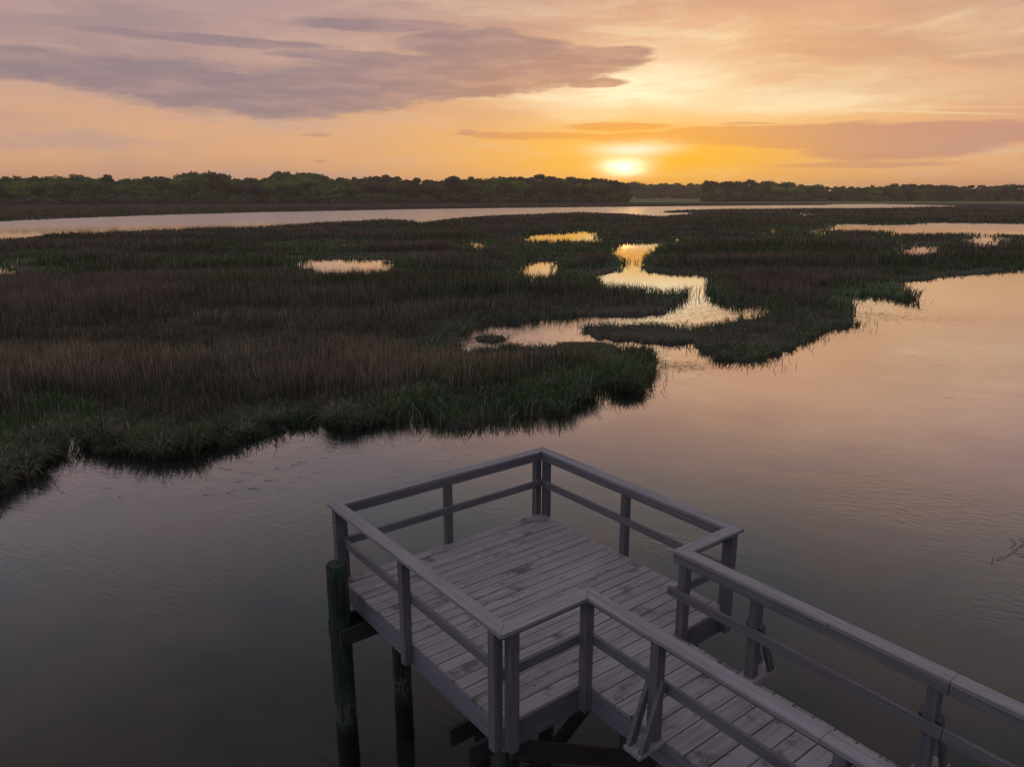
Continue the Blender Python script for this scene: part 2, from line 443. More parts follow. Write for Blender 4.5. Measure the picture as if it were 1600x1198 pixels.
mat_px = [(0, 610), (60, 560), (100, 500), (300, 470), (560, 470), (760, 505), (730, 540), (640, 550), (420, 545), (250, 580), (120, 610)]
mat_w = np.array([gp(a, b_, .3) for a, b_ in mat_px])
mat2_w = np.array([gp(*p) for p in [(890, 494), (940, 484), (1040, 476), (1062, 480), (1040, 493), (960, 497)]])
green_px = [[(0, 640), (60, 600), (150, 610), (130, 680), (60, 730), (0, 770)],
            [(0, 392), (60, 386), (130, 388), (120, 404), (0, 408)], [(400, 385), (440, 374), (500, 373), (560, 384), (470, 392)], [(500, 392), (640, 388), (560, 402), (380, 400)],
            [(240, 404), (420, 392), (440, 400), (260, 412)], [(770, 384), (900, 378), (960, 392), (880, 400), (800, 398)], [(-20, 412), (60, 410), (130, 418), (60, 428), (-20, 426)],
            [(880, 415), (970, 405), (978, 424), (930, 430)], [(1290, 470), (1300, 440), (1400, 436), (1430, 470)]]
green_w = [np.array([gp(a, b_, .5) for a, b_ in P]) for P in green_px]

def near_water(x, y, d):
    """rough shore distance 0..1: share of eight probes at distance d that are wet"""
    k = np.zeros(len(x))
    for a in range(8):
        k += ~is_land(x + d * math.cos(a * .785), y + d * math.sin(a * .785))
    return k / 8
def grass_zone(r0, r1, dens, wid, segs, hs=1.0, clump=0):
    a0, a1 = R(-46), R(44)
    n = int((r1 ** 2 - r0 ** 2) / 2 * (a1 - a0) * dens)
    r = np.sqrt(rng.uniform(r0 ** 2, r1 ** 2, n)); a = rng.uniform(a0, a1, n)
    x, y = r * np.sin(a), r * np.cos(a)
    k = is_land(x, y)
    wet = ~k & (rng.random(len(x)) < .16)
    k[wet] = near_water(x[wet], y[wet], max(1.0, r0 * .022)) < .62
    k &= (N4(x, y, 1.7 if r0 < 60 else .5, 2) + rng.uniform(-.2, .5, len(x))) > .40
    x, y = x[k], y[k]
    if clump:
        n = len(x)
        x = np.repeat(x, clump) + rng.normal(0, .07, n * clump); y = np.repeat(y, clump) + rng.normal(0, .07, n * clump)
    n = len(x)
    d = np.hypot(x, y)
    shore = .5 * (near_water(x, y, 1.1) + near_water(x, y, 2.2)) if r0 < 60 else near_water(x, y, np.clip(r0 * .02, 1.2, 4))
    big = N1(x, y, .055, 3); mid = N2(x, y, .28, 2); fine = N3(x, y, 1.1, 2)
    matted = (inside(x + (big - .5) * 30, y + (mid - .5) * 14, mat_w) & (rng.random(n) < .7)) | inside(x, y, mat2_w)
    green = np.zeros(n, bool)
    for P in green_w: green |= inside(x, y, P)
    greenness = np.clip(shore * 2.6, 0, 1) * .75 + np.clip((big - .54) * 5, 0, .55) + green * .8
    yw = y + (N3(x, y, .09, 2) - .5) * 9
    bump = lambda c_, s_: np.exp(-((yw - c_) / s_) ** 2)
    swell = N4(x * .5, y * 1.3, .12, 3)
    hf = np.clip((swell - .36) * 4.2, 0, 1)
    hf = np.clip(hf * .8 + .5 * bump(24.5, 2.4) * (x < 4) + .7 * bump(50, 7) + .6 * bump(72, 5) + .5 * bump(92, 6) - .8 * bump(61, 3.5) - .8 * bump(81, 3.2) - .5 * bump(104, 5), 0, 1)
    hf = np.where(green & (y < 27), np.maximum(hf, .45), hf)
    greenness += (1 - hf) * .38
    isg = rng.random(n) < greenness
    h = (.38 + .72 * hf + .18 * mid + .42 * (fine - .5)) * rng.uniform(.7, 1.12, n)
    h *= np.where(shore > .05, .72, 1.0) * np.where(green, .7, 1)
    h = np.where(matted, h * .7, h) * hs
    h *= np.where((x > 1.5) & (x < 8) & (y > 28) & (y < 42), .72, 1.0) * np.where((x > 8) & (y < 42), .95, 1.0) * np.where((x > -3) & (y > 27) & (y < 34), .75, 1.0)
    w = wid * rng.uniform(.6, 1.4, n) * np.where(isg, 1.4, 1)
    la = rng.uniform(0, 2 * math.pi, n)
    lean = h * np.abs(rng.normal(.10, .16, n))
    lean = np.where(shore > .05, h * rng.uniform(.1, 1.15, n), lean)
    lean = np.where(matted, h * rng.uniform(.3, 1.8, n), lean)
    # drooping clumps share a direction
    dirn = N4(x, y, .7, 2) * 14
    la = np.where(rng.random(n) < .6, dirn + rng.normal(0, .6, n), la)
    lx, ly = np.cos(la) * lean, np.sin(la) * lean
    brown = np.array([.195, .165, .145]); tan = np.array([.29, .25, .195]); dark = np.array([.12, .11, .085])
    g1 = np.array([.055, .10, .042]); g2 = np.array([.105, .145, .052]); gy = np.array([.21, .205, .175])
    rr = rng.random((n, 1))
    red = np.clip((N4(x, y, .09, 2) - .35) * 3, 0, 1)[:, None]
    cb = np.where(rr < .55, brown * (1 - .25 * (1 - red)), np.where(rr < .72, tan * .85, dark))
    cg = np.where(rr < .6, g1, np.where(rr < .82, g2, gy))
    tint = np.where(isg[:, None], cg, cb)
    tint = np.where(matted[:, None], np.where(rr < .5, gy * .8, np.where(rr < .8, dark * 1.2, g1 * .8)), tint)
    tint = tint * np.where(green, 1.7, 1.14)[:, None]
    tint = tint * np.where(isg & (shore > .05), 1.35, 1.0)[:, None]
    tint = tint * rng.uniform(.55, 1.45, (n, 1)) * (.72 + .56 * N2(x, y, .5, 2))[:, None]
    z = np.full(n, -.02) + rng.uniform(0, .04, n)
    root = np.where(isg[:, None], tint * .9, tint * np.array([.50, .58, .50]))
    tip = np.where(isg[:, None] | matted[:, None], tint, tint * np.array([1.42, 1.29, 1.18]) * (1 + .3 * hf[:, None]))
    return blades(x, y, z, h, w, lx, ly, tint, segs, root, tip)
zones = [('marsh_grass', [(12, 26, 260, .016, 3), (26, 40, 150, .022, 3)], 'tall marsh grass with drooping green edge on the near bank of the creek'),
         ('marsh_grass', [(40, 62, 75, .032, 2), (62, 95, 36, .045, 2)], 'brown marsh grass on the flats round the middle creek and its pools'),
         ('marsh_grass', [(95, 150, 14, .08, 2), (150, 240, 5, .14, 2), (240, 420, 1.6, .3, 1)], 'hazy brown marsh grass reaching to the far river')]
for nm, zs, lb in zones:
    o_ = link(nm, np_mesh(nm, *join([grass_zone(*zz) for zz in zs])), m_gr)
    tag(o_, lb, 'grass', kind='stuff')
# arching tussocks that hang over the water's edge
def tussocks():
    n = 9000
    a = rng.uniform(R(-46), R(36), n); r = np.sqrt(rng.uniform(13 ** 2, 30 ** 2, n))
    x, y = r * np.sin(a), r * np.cos(a)
    sh = near_water(x, y, .8)
    k = is_land(x, y) & (sh > .2) & (sh < .8) & (N2(x, y, .35, 2) > .42)
    x, y = x[k][:330], y[k][:330]
    m = 70
    n = len(x) * m
    cx, cy = np.repeat(x, m), np.repeat(y, m); size = np.repeat(rng.uniform(.3, .85, len(x)), m)
    tone = np.repeat(rng.uniform(.55, 1.35, len(x)), m)[:, None]; kind_ = np.repeat(rng.random(len(x)), m)[:, None]
    la = rng.uniform(0, 6.283, n); q_ = rng.uniform(0, .22, n)
    px_, py_ = cx + np.cos(la) * q_, cy + np.sin(la) * q_
    h = size * rng.uniform(.45, .95, n); lean = size * rng.uniform(.15, .95, n)
    g = np.where(kind_ < .5, np.array([.07, .105, .048]), np.where(kind_ < .75, np.array([.12, .13, .085]), np.array([.17, .155, .12])))
    tint = g * 1.5 * tone * rng.uniform(.6, 1.4, (n, 1))
    return blades(px_, py_, np.full(n, 0.0), h, .018 + .0004 * np.hypot(cx, cy), np.cos(la) * lean, np.sin(la) * lean, tint, 3)
o_ = link('grass_tussocks', np_mesh('grass_tussocks', *tussocks()), m_gr)
tag(o_, 'arching grass tussocks hanging over the edge of the creek', 'grass', kind='stuff')
# strip of pale marsh beyond the river
def far_strip():
    n = 60000
    a = rng.uniform(R(-42), R(42), n); r = rng.uniform(180, 640, n)
    x, y = r * np.sin(a), r * np.cos(a)
    k = is_land(x, y) & (r > 380); x, y = x[k], y[k]; n = len(x)
    h = rng.uniform(.6, 1.1, n); th = rng.uniform(0, 6.28, n)
    tint = np.array([.19, .155, .13]) * rng.uniform(.75, 1.25, (n, 1))
    return blades(x, y, np.zeros(n), h, np.full(n, .7), h * .1 * np.cos(th), h * .1 * np.sin(th), tint, 1)
o_ = link('far_marsh_grass', np_mesh('far_marsh_grass', *far_strip()), m_gr)
tag(o_, 'pale dry grass in the strip of marsh before the far trees', 'grass', kind='stuff')
# stalks standing or floating in the shallows
def shallows():
    P = wp(land_px[:40] + land_px[84:112])
    n = 2600
    seg = rng.integers(0, len(P) - 1, n)
    seg = np.where(np.hypot(*(P[seg + 1] - P[seg]).T) > 8, 5, seg)
    tt = rng.random(n)[:, None]
    p = P[seg] * (1 - tt) + P[seg + 1] * tt + rng.normal(0, .38, (n, 2))
    h = rng.uniform(.08, .5, n); la = rng.uniform(0, 6.28, n); lean = h * rng.uniform(.1, 1.6, n)
    return blades(p[:, 0], p[:, 1], np.full(n, -.03), h, np.full(n, .02), np.cos(la) * lean, np.sin(la) * lean,
                  np.array([.05, .042, .03]) * rng.uniform(.6, 1.3, (n, 1)), 2)
o_ = link('reed_stubble', np_mesh('reed_stubble', *shallows()), m_gr)
tag(o_, 'dead reed stalks and stubble standing in the shallows', 'reeds', kind='stuff')
def litter():
    parts = []
    spots = [((-6.3, 16.5), 1.2, 30), ((1165, 484), 2.4, 900), ((1100, 494), 2.0, 300), ((1370, 494), 1.6, 500), ((1330, 475), 1.2, 160), ((1045, 572), .8, 380), ((760, 528), 1.4, 300), ((990, 500), 2.5, 200), ((230, 735), 1.6, 40), ((450, 680), 1.2, 30), ((1420, 560), 4, 26)]
    for (c0, s, n) in spots:
        cx, cy = c0 if c0[0] < 0 else gp(*c0)
        x = rng.normal(cx, s, n); y = rng.normal(cy, s * .7, n); a = rng.uniform(-.5, .9, n); L = rng.uniform(.1, .5, n)
        parts.append(blades(x, y, np.full(n, .004), np.full(n, .012), np.full(n, .022), np.cos(a) * L, np.sin(a) * L,
                            np.array([.05, .04, .03]) * rng.uniform(.5, 1.3, (n, 1)), 2))
    return join(parts)
o_ = link('floating_reed_litter', np_mesh('floating_reed_litter', *litter()), m_gr)
tag(o_, 'scattered dead reed litter floating beside the marsh islands', 'reeds', kind='stuff')

# ------------------------------------------------------------------ trees on the far shore
m_leaf, t, b, o = new_mat('foliage')
t.nt.nodes.remove(b)
tint = attr(t, 'tint')
oi = t.n('ShaderNodeObjectInfo')
tint = t.mix(1.0, tint, oi.outputs['Color'], 'MULTIPLY')
df = t.n('ShaderNodeBsdfDiffuse'); tr = t.n('ShaderNodeBsdfTranslucent'); mx = t.n('ShaderNodeMixShader')
t.set(df.inputs[0], tint); t.set(tr.inputs[0], tint); mx.inputs[0].default_value = .25
t.set(mx.inputs[1], df.outputs[0]); t.set(mx.inputs[2], tr.outputs[0]); t.set(o.inputs[0], mx.outputs[0])
m_bark, t, b, o = new_mat('bark')
gpos = t.n('ShaderNodeTexCoord').outputs['Object']
t.set(b.inputs['Base Color'], t.mix(t.noise(t.vm('MULTIPLY', gpos, (3, 3, .5)), 1, 4), (.035, .027, .02, 1), (.10, .08, .065, 1)))
b.inputs['Roughness'].default_value = .9

def tube(pts, rad, sides=6):
    """skinned tube through points (list of Vector), radii list -> verts, faces"""
    Vv, Ff = [], []
    for k, p in enumerate(pts):
        d = (pts[min(k + 1, len(pts) - 1)] - pts[max(k - 1, 0)]).normalized()
        u = d.orthogonal().normalized(); v = d.cross(u)
        for s in range(sides):
            a = 2 * math.pi * s / sides
            Vv.append(p + (u * math.cos(a) + v * math.sin(a)) * rad[k])
    for k in range(len(pts) - 1):
        for s in range(sides):
            s2 = (s + 1) % sides
            Ff.append((k * sides + s, k * sides + s2, (k + 1) * sides + s2, (k + 1) * sides + s))
    Ff.append(tuple(range(sides))[::-1]); Ff.append(tuple((len(pts) - 1) * sides + s for s in range(sides)))
    return Vv, Ff
class MBld:
    def __init__(s): s.v, s.f = [], []
    def add(s, v, f_):
        k = len(s.v); s.v += [tuple(p) for p in v]; s.f += [tuple(i + k for i in q_) for q_ in f_]
    def tube(s, pts, rad, sides=6): s.add(*tube([Vector(p) for p in pts], rad, sides))
    def box(s, x0, x1, y0, y1, z0, z1):
        s.add([(x0, y0, z0), (x1, y0, z0), (x1, y1, z0), (x0, y1, z0), (x0, y0, z1), (x1, y0, z1), (x1, y1, z1), (x0, y1, z1)],
              [(0, 3, 2, 1), (4, 5, 6, 7), (0, 1, 5, 4), (1, 2, 6, 5), (2, 3, 7, 6), (3, 0, 4, 7)])
    def prism(s, poly, z0, z1):
        n = len(poly)
        ar = sum(poly[i][0] * poly[(i + 1) % n][1] - poly[(i + 1) % n][0] * poly[i][1] for i in range(n))
        if ar < 0: poly = poly[::-1]
        s.add([(x, y, z0) for x, y in poly] + [(x, y, z1) for x, y in poly],
              [tuple(range(n))[::-1], tuple(range(n, 2 * n))] + [(i, (i + 1) % n, n + (i + 1) % n, n + i) for i in range(n)])
    def mesh(s, name):
        me = bpy.data.meshes.new(name); me.from_pydata(s.v, [], s.f); me.update()
        return me

def tree_meshes(kind, seed):
    """unit-height tree: returns (trunk mesh, crown mesh)"""
    r_ = np.random.default_rng(seed); q_ = random.Random(seed)
    tb = MBld()
    bend = Vector((q_.uniform(-.05, .05), q_.uniform(-.05, .05), 0))
    top = {'broad': .62, 'pine': .88, 'shrub': .5, 'bare': .6, 'stub': .9}[kind]
    pts = [Vector((0, 0, -.01)) + bend * s * s + Vector((0, 0, top * s)) for s in (0, .35, .7, 1)]
    tb.tube(pts, [.022, .017, .012, .005])
    cen = []
    if kind in ('broad', 'shrub'):
        lo, wd = (.08, .40) if kind == 'broad' else (.03, .62)
        for k in range(26):
            z = q_.uniform(lo, .9); zz = (z - lo) / (1 - lo)
            rad = wd * math.sqrt(max(0, 1 - (zz * 1.55 - .62) ** 2)) * q_.uniform(.35, 1.0)
            a = q_.uniform(0, 6.28)
            cen.append((rad * math.cos(a), rad * math.sin(a), z, q_.uniform(.07, .14)))
        cen.append((bend.x, bend.y, .9, .10))
        for k in range(9):
            a = q_.uniform(0, 6.28); rad = q_.uniform(.05, .34)
            cen.append((rad * math.cos(a), rad * math.sin(a), q_.uniform(.78, .98) - rad * .35, q_.uniform(.02, .045)))
    elif kind == 'pine':
        for k in range(30):
            z = q_.uniform(.22, .95); rad = (.30 if z < .85 else .16) * q_.uniform(.2, 1.0); a = q_.uniform(0, 6.28)
            cen.append((rad * math.cos(a), rad * math.sin(a), z, q_.uniform(.05, .10)))
    elif kind == 'stub':       # thin crown of a few separate tufts
        for k in range(7):
            z = q_.uniform(.6, .96); rad = q_.uniform(.05, .3); a = q_.uniform(0, 6.28)
            cen.append((rad * math.cos(a), rad * math.sin(a), z, q_.uniform(.035, .07)))
    for c_ in cen[:14] if kind != 'pine' else cen:
        z0 = min(c_[2] * .75, top)
        tb.tube([Vector((bend.x * (z0 / top) ** 2, bend.y * (z0 / top) ** 2, z0)), Vector(c_[:3])], [.007, .002], 4)
    if kind == 'bare':
        for k in range(26):
            z0 = q_.uniform(.25, .6); a = q_.uniform(0, 6.28); L = q_.uniform(.15, .4)
            e_ = Vector((math.cos(a) * L * .75, math.sin(a) * L * .75, z0 + L))
            tb.tube([Vector((0, 0, z0)), e_ * .5 + Vector((0, 0, z0 * .5)), e_], [.009, .006, .002], 4)
            for _ in range(3):
                d_ = Vector((q_.uniform(-.1, .1), q_.uniform(-.1, .1), q_.uniform(.03, .13)))
                tb.tube([e_ * .7 + Vector((0, 0, z0 * .3)), e_ + d_], [.003, .0015], 3)
    trunk = tb.mesh(kind + '_trunk'); trunk.materials.append(m_bark)
    if not cen: return trunk, None
    Vs, Cs = [], []
    for (x, y, z, s) in cen:
        n = int(150 * (s / .1) ** 1.3) + 30
        d = r_.normal(size=(n, 3)); d /= np.linalg.norm(d, axis=1)[:, None]
        p = np.array([x, y, z]) + d * s * r_.uniform(.3, 1.5, (n, 1)) * np.array([1.15, 1.15, .85])
        u = r_.normal(size=(n, 3)); u /= np.linalg.norm(u, axis=1)[:, None]
        v = np.cross(u, r_.normal(size=(n, 3))); v /= np.linalg.norm(v, axis=1)[:, None]
        L = r_.uniform(.016, .034, (n, 1))
        q4 = np.stack([p - u * L - v * L * .5, p + u * L - v * L * .7, p + u * L * .8 + v * L, p - u * L * .6 + v * L * .8], 1)
        Vs.append(q4.reshape(-1, 3))
        ct = r_.uniform(.75, 1.25) * np.array([1, 1, 1]) * r_.uniform(.75, 1.25, (n, 1))
        Cs.append(np.repeat(ct, 4, axis=0))
    Vs = np.concatenate(Vs); n = len(Vs) // 4
    crown = np_mesh(kind + '_crown', Vs, np.arange(4 * n), np.arange(n) * 4, np.full(n, 4), np.concatenate(Cs))
    crown.materials.append(m_leaf)
    return trunk, crown
VAR = {k: [tree_meshes(k, 100 + 13 * i + hash_) for i in range(n)] for hash_, (k, n) in enumerate([('broad', 5), ('pine', 4), ('shrub', 4), ('bare', 2), ('stub', 2)])}
def tree(name, kind, x, y, z, h, wide, colr, label, cat, group=None):
    tm, cm = VAR[kind][rnd.randrange(len(VAR[kind]))]
    e_ = empty(name, (x, y, z), rnd.uniform(0, 6.28))
    e_.scale = (h * wide, h * wide, h)
    a = link('trunk', tm, None, e_)
    if cm:
        c_ = link('crown', cm, None, e_); c_.color = (*[v_ * k_ for v_, k_ in zip(colr, (3.9, 4.6, 4.0))], 1)
    tag(e_, label, cat, group)
    return e_
sky_y = [(-80, 277), (0, 278), (50, 277), (100, 276), (150, 277), (180, 281), (200, 281), (260, 276), (310, 270), (340, 272), (355, 275), (370, 280), (400, 278), (430, 271), (480, 270),
    (500, 277), (540, 277), (570, 274), (600, 275), (650, 279), (690, 286), (700, 280), (720, 278), (750, 278), (800, 277), (820, 278), (860, 275), (900, 277), (930, 278), (960, 282), (975, 287),
    (1095, 289), (1105, 286), (1120, 284), (1150, 285), (1200, 284), (1240, 288), (1280, 291), (1340, 292), (1400, 289), (1440, 289), (1500, 291), (1600, 290), (1680, 290)]
def skyline(px): return float(np.interp(px, [p[0] for p in sky_y], [p[1] for p in sky_y]))
base_y = [(-80, 321.5), (0, 321), (200, 319.5), (600, 318), (975, 317), (1095, 316), (1300, 315.5), (1680, 315.5)]
def baseline(px): return float(np.interp(px, [p[0] for p in base_y], [p[1] for p in base_y]))
def place(px, dist, top_px):
    """spot at bearing of px at the given distance, and the height that reaches top_px"""
    d = ray(px, 306); k = dist / math.hypot(d[0], d[1])
    dt = ray(px, top_px); top = H + dist * dt[2] / math.hypot(dt[0], dt[1])
    return d[0] * k, d[1] * k, top
def section(px):
    return ('at the far left end of the shore' if px < 180 else 'on the left of the far shore' if px < 420 else 'on the far shore at left centre' if px < 690
            else 'just left of the setting sun' if px < 980 else 'far off under the setting sun' if px < 1095 else 'right of the sunlit lawn' if px < 1290 else 'at the far right end of the shore')
pine_zones = [(100, 130), (370, 400), (560, 690), (800, 985), (1100, 1180), (1380, 1700)]
px = -70.0
while px < 1670:
    gap_ = 975 < px < 1098
    pine = any(a <= px <= b_ for a, b_ in pine_zones)
    d0 = 1350 if gap_ else 6.32 / math.tan(R(-pe(px, baseline(px))[1])) + 25
    zb = 1.2 if gap_ else .1 + max(0, (d0 - 700) / 1500 * 3)
    sec = section(px)
    # back row that draws the skyline
    x, y, top = place(px, d0 + rnd.uniform(10, 30), skyline(px) + rnd.choice((-2.5, -1, 0, 1, 2, 3, 4.5)) * (.6 if px > 1240 else 1))
    kind = 'pine' if pine and rnd.random() < .8 else 'broad'
    g1_ = (.036, .036, .024) if kind == 'pine' else (.040, .058, .018)
    v = rnd.uniform(.8, 1.25)
    tree('pine_tree' if kind == 'pine' else 'broadleaf_tree', kind, x, y, zb, top - zb, rnd.uniform(.95, 1.35) * (1.5 if gap_ else 1) if kind == 'broad' else rnd.uniform(.85, 1.25), [c_ * v for c_ in g1_],
         ('dark flat-topped pine ' if kind == 'pine' else 'tall green broadleaf tree ') + sec, 'tree', ('pines ' if kind == 'pine' else 'tall trees ') + sec)
    # middle row
    if not gap_:
        x, y, top = place(px + rnd.uniform(4, 9), d0 + rnd.uniform(-8, 5), skyline(px) + rnd.uniform(5, 13) * (1 if px < 1240 else .7))
        v = rnd.uniform(.75, 1.4); brt = (.060, .072, .018) if rnd.random() < .5 else (.036, .046, .020)
        if pine and rnd.random() < .6: brt = (.038, .038, .024)
        tree('broadleaf_tree', 'broad', x, y, .1, max(top, 4), rnd.uniform(1.0, 1.5), [c_ * v for c_ in brt], 'mid-height leafy tree in the second row ' + sec, 'tree', 'second row trees ' + sec)
    # pale scrub in front
    x, y, top = place(px + rnd.uniform(-5, 5), d0 - rnd.uniform(16, 26), baseline(px) - rnd.uniform(8, 17) * (.6 if px > 1240 else 1))
    if not gap_:
        v = rnd.uniform(.75, 1.3); grey = rnd.random() < .65
        tree('shrub', 'shrub', x, y, .05, max(top, 2.5), rnd.uniform(.9, 1.4), [c_ * v for c_ in ((.062, .060, .044) if grey else (.06, .075, .024))],
             'low grey-green scrub bush at the edge ' + sec, 'shrub', 'scrub bushes ' + sec)
    px += rnd.uniform(9, 13) * (.8 if gap_ else 1)
# trees that stand out
def special(name, kind, px, top_px, dd, wide, colr, label, base=None):
    d0 = 6.32 / math.tan(R(-pe(px, base or baseline(px))[1])) + dd
    x, y, top = place(px, d0, top_px)
    tree(name, kind, x, y, .1, top, wide, colr, label, 'tree')
special('pine_tree', 'stub', 345, 271, 10, 1.2, (.035, .04, .02), 'thin ragged treetop rising above the skyline at left, its tufts apart')
special('pine_tree', 'stub', 172, 272, 12, .9, (.035, .04, .02), 'small dark crown leaning out above the skyline near the left end')
special('pine_tree', 'pine', 705, 277, 8, 1.7, (.03, .032, .02), 'umbrella-shaped dark pine at the dip in the skyline left of the middle')
special('pine_tree', 'stub', 966, 281, 0, .9, (.03, .026, .018), 'last ragged pine of the dark wood, beside the setting sun')
special('bare_tree', 'bare', 1164, 278, 18, 1.0, (.1, .1, .1), 'bare leafless tree above the skyline, left one of two right of the lawn')
special('bare_tree', 'bare', 1197, 279, 18, 1.0, (.1, .1, .1), 'bare leafless tree above the skyline, right one of two right of the lawn')
special('willow_tree', 'broad', 1118, 294, -60, 1.4, (.075, .09, .026), 'round pale green tree at the right edge of the sunlit lawn', 315)
special('willow_tree', 'broad', 1178, 291, -45, 1.7, (.075, .09, .022), 'wide pale green tree on the shore below the two bare trees', 315)
special('round_bush', 'shrub', 1065, 314.2, -60, 1.0, (.04, .045, .02), 'small dark round bush standing alone on the sunlit lawn', 315)

# ------------------------------------------------------------------ the dock
YAW = .65721
CA, CB = 7.32356, -3.04184
sn, cs = math.sin(YAW), math.cos(YAW)
dock = empty('fishing_dock', (-CA * sn - CB * cs, CA * cs - CB * sn, 0), YAW - math.pi / 2)
tag(dock, 'weathered grey timber dock with railed square platform and walkway over the creek', 'dock')
ZT = 3.0                        # level of the handrail cap
DK = ZT - .9215                 # level of the deck
L_, Wd, B2, B3 = 3.24, 3.142, .922, 2.328
WC = .14
END = 13.0
ED = .095

def wood(name, axis, base, dark, rough=.75, stain=.0, tintamt=.25, nails=False):
    m, t, b, o = new_mat(name)
    obj = t.n('ShaderNodeTexCoord').outputs['Object']
    geo = t.n('ShaderNodeNewGeometry')
    ri = geo.outputs['Random Per Island']
    off = t.m('MULTIPLY', ri, 37.0)
    st = [26.0, 26.0, 26.0]; st[axis] = 1.1
    v = t.vm('ADD', t.vm('MULTIPLY', obj, tuple(st)), t.xyz(off, off, off))
    grain = t.noise(v, 1.0, 5, .6, .7)
    st2 = [90.0, 90.0, 90.0]; st2[axis] = 3.0
    fine = t.noise(t.vm('ADD', t.vm('MULTIPLY', obj, tuple(st2)), t.xyz(off, off, off)), 1.0, 3, .6)
    blot = t.noise(t.vm('ADD', obj, t.xyz(off, 0, 0)), 3.0, 5, .6)
    c = t.mix(t.smooth(grain, .35, .7), base, dark)
    c = t.mix(t.smooth(fine, .5, .75, 0, .45), c, dark)
    tone = t.m('ADD', 1 - tintamt, t.m('MULTIPLY', ri, 2 * tintamt))
    c = t.mix(1.0, c, t.xyz(tone, tone, tone), 'MULTIPLY')
    if stain:
        s = t.m('MULTIPLY', t.smooth(blot, .54, .70), stain)
        c = t.mix(s, c, (.075, .062, .05, 1))
        # knots and small marks
        kn = t.noise(t.vm('MULTIPLY', obj, (9, 9, 9)), 1.0, 2, .5)
        c = t.mix(t.smooth(kn, .70, .76, 0, .6), c, (.05, .04, .035, 1))
    t.set(b.inputs['Base Color'], c)
    b.inputs['Roughness'].default_value = rough
    bp = t.n('ShaderNodeBump'); bp.inputs['Strength'].default_value = .35; bp.inputs['Distance'].default_value = .004
    t.set(bp.inputs['Height'], t.m('ADD', grain, fine)); t.set(b.inputs['Normal'], bp.outputs[0])
    return m
deck_b, deck_d = (.36, .33, .345, 1), (.235, .212, .22, 1)
rail_b, rail_d = (.215, .205, .23, 1), (.15, .14, .158, 1)
cap_b, cap_d = (.37, .35, .375, 1), (.26, .24, .26, 1)
stain_k = .45
MW = {'cx': wood('cap_wood_along', 0, cap_b, cap_d, tintamt=.08, stain=.25), 'cy': wood('cap_wood_across', 1, cap_b, cap_d, tintamt=.08, stain=.25), 'deck': wood('deck_boards', 1, deck_b, deck_d, .7, .8, .085), 'x': wood('rail_wood_along', 0, rail_b, rail_d, tintamt=.08, stain=.2), 'y': wood('rail_wood_across', 1, rail_b, rail_d, tintamt=.08, stain=.2),
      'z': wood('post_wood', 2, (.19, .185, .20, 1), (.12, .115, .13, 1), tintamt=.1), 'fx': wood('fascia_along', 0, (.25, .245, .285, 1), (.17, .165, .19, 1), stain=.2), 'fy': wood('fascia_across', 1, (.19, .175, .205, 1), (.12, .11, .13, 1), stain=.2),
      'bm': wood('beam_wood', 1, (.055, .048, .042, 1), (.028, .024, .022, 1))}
def part(name, bld, mat, bevel=.0035, parent=dock):
    o = link(name, bld.mesh(name), mat, parent)
    if bevel:
        md = o.modifiers.new('bevel', 'BEVEL'); md.width = bevel; md.segments = 2; md.limit_method = 'ANGLE'
    return o
def bx(name, mat, x0, x1, y0, y1, z0, z1, parent=dock, bevel=.0035):
    bl = MBld(); bl.box(x0, x1, y0, y1, z0, z1)
    return part(name, bl, mat, bevel, parent)
# deck boards
bl = MBld()
a = ED - .012; k = 0
while a < L_ - ED - .02:
    a1 = min(a + .1365, L_ - ED + .004)
    y0, y1 = ED - rnd.uniform(.002, .014), Wd - ED + rnd.uniform(.002, .014)
    if L_ - ED - a1 < .05: a1 = L_ - ED + .004
    dz = rnd.uniform(-.002, .002)
    if rnd.random() < .1:
        sp = rnd.choice([.95, 1.5, 2.1])
        bl.box(a, a1, y0, sp - .0015, DK - .036 + dz, DK + dz); bl.box(a, a1, sp + .0015, y1, DK - .036 + dz, DK + dz - .001)
    else: bl.box(a, a1, y0, y1, DK - .036 + dz, DK + dz)
    a = a1 + .009; k += 1
part('platform_decking', bl, MW['deck'], .003)
bl = MBld()
a = L_ - ED + .010
outs = []
k = 0
start = a
while a < END:
    a1 = a + .1775
    out = k > 0 and (k - 4) % 8 == 0
    y0, y1 = B2 + ED - rnd.uniform(.002, .012), B3 - ED + rnd.uniform(.002, .012)
    if out: y0, y1 = .715, 2.565; outs.append((a, a1))
    dz = rnd.uniform(-.0015, .0015)
    bl.box(a, a1, y0, y1, DK - .036 + dz, DK + dz)
    a = a1 + .011; k += 1
part('walkway_decking', bl, MW['deck'], .003)
# rim boards under the edge
Z1, Z0 = DK - .0385, DK - .0385 - .235
rim = .038
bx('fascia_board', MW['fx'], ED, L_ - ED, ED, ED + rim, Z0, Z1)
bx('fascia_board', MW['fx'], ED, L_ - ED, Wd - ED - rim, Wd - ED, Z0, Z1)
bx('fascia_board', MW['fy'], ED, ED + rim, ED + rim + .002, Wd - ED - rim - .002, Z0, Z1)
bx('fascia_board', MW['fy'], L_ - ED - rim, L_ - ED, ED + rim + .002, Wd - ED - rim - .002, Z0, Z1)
for bb in (B2 + ED, B3 - ED - rim, (B2 + B3) / 2 - .02):
    bx('walkway_joist', MW['fx'], L_ - ED + .003, END, bb, bb + rim, Z0 + .02, Z1)
for k in range(1, 6):
    bb = ED + rim + k * (Wd - 2 * ED - rim) / 6
    bx('floor_joist', MW['bm'], ED + rim + .002, L_ - ED - rim - .002, bb, bb + rim, Z0, Z1)

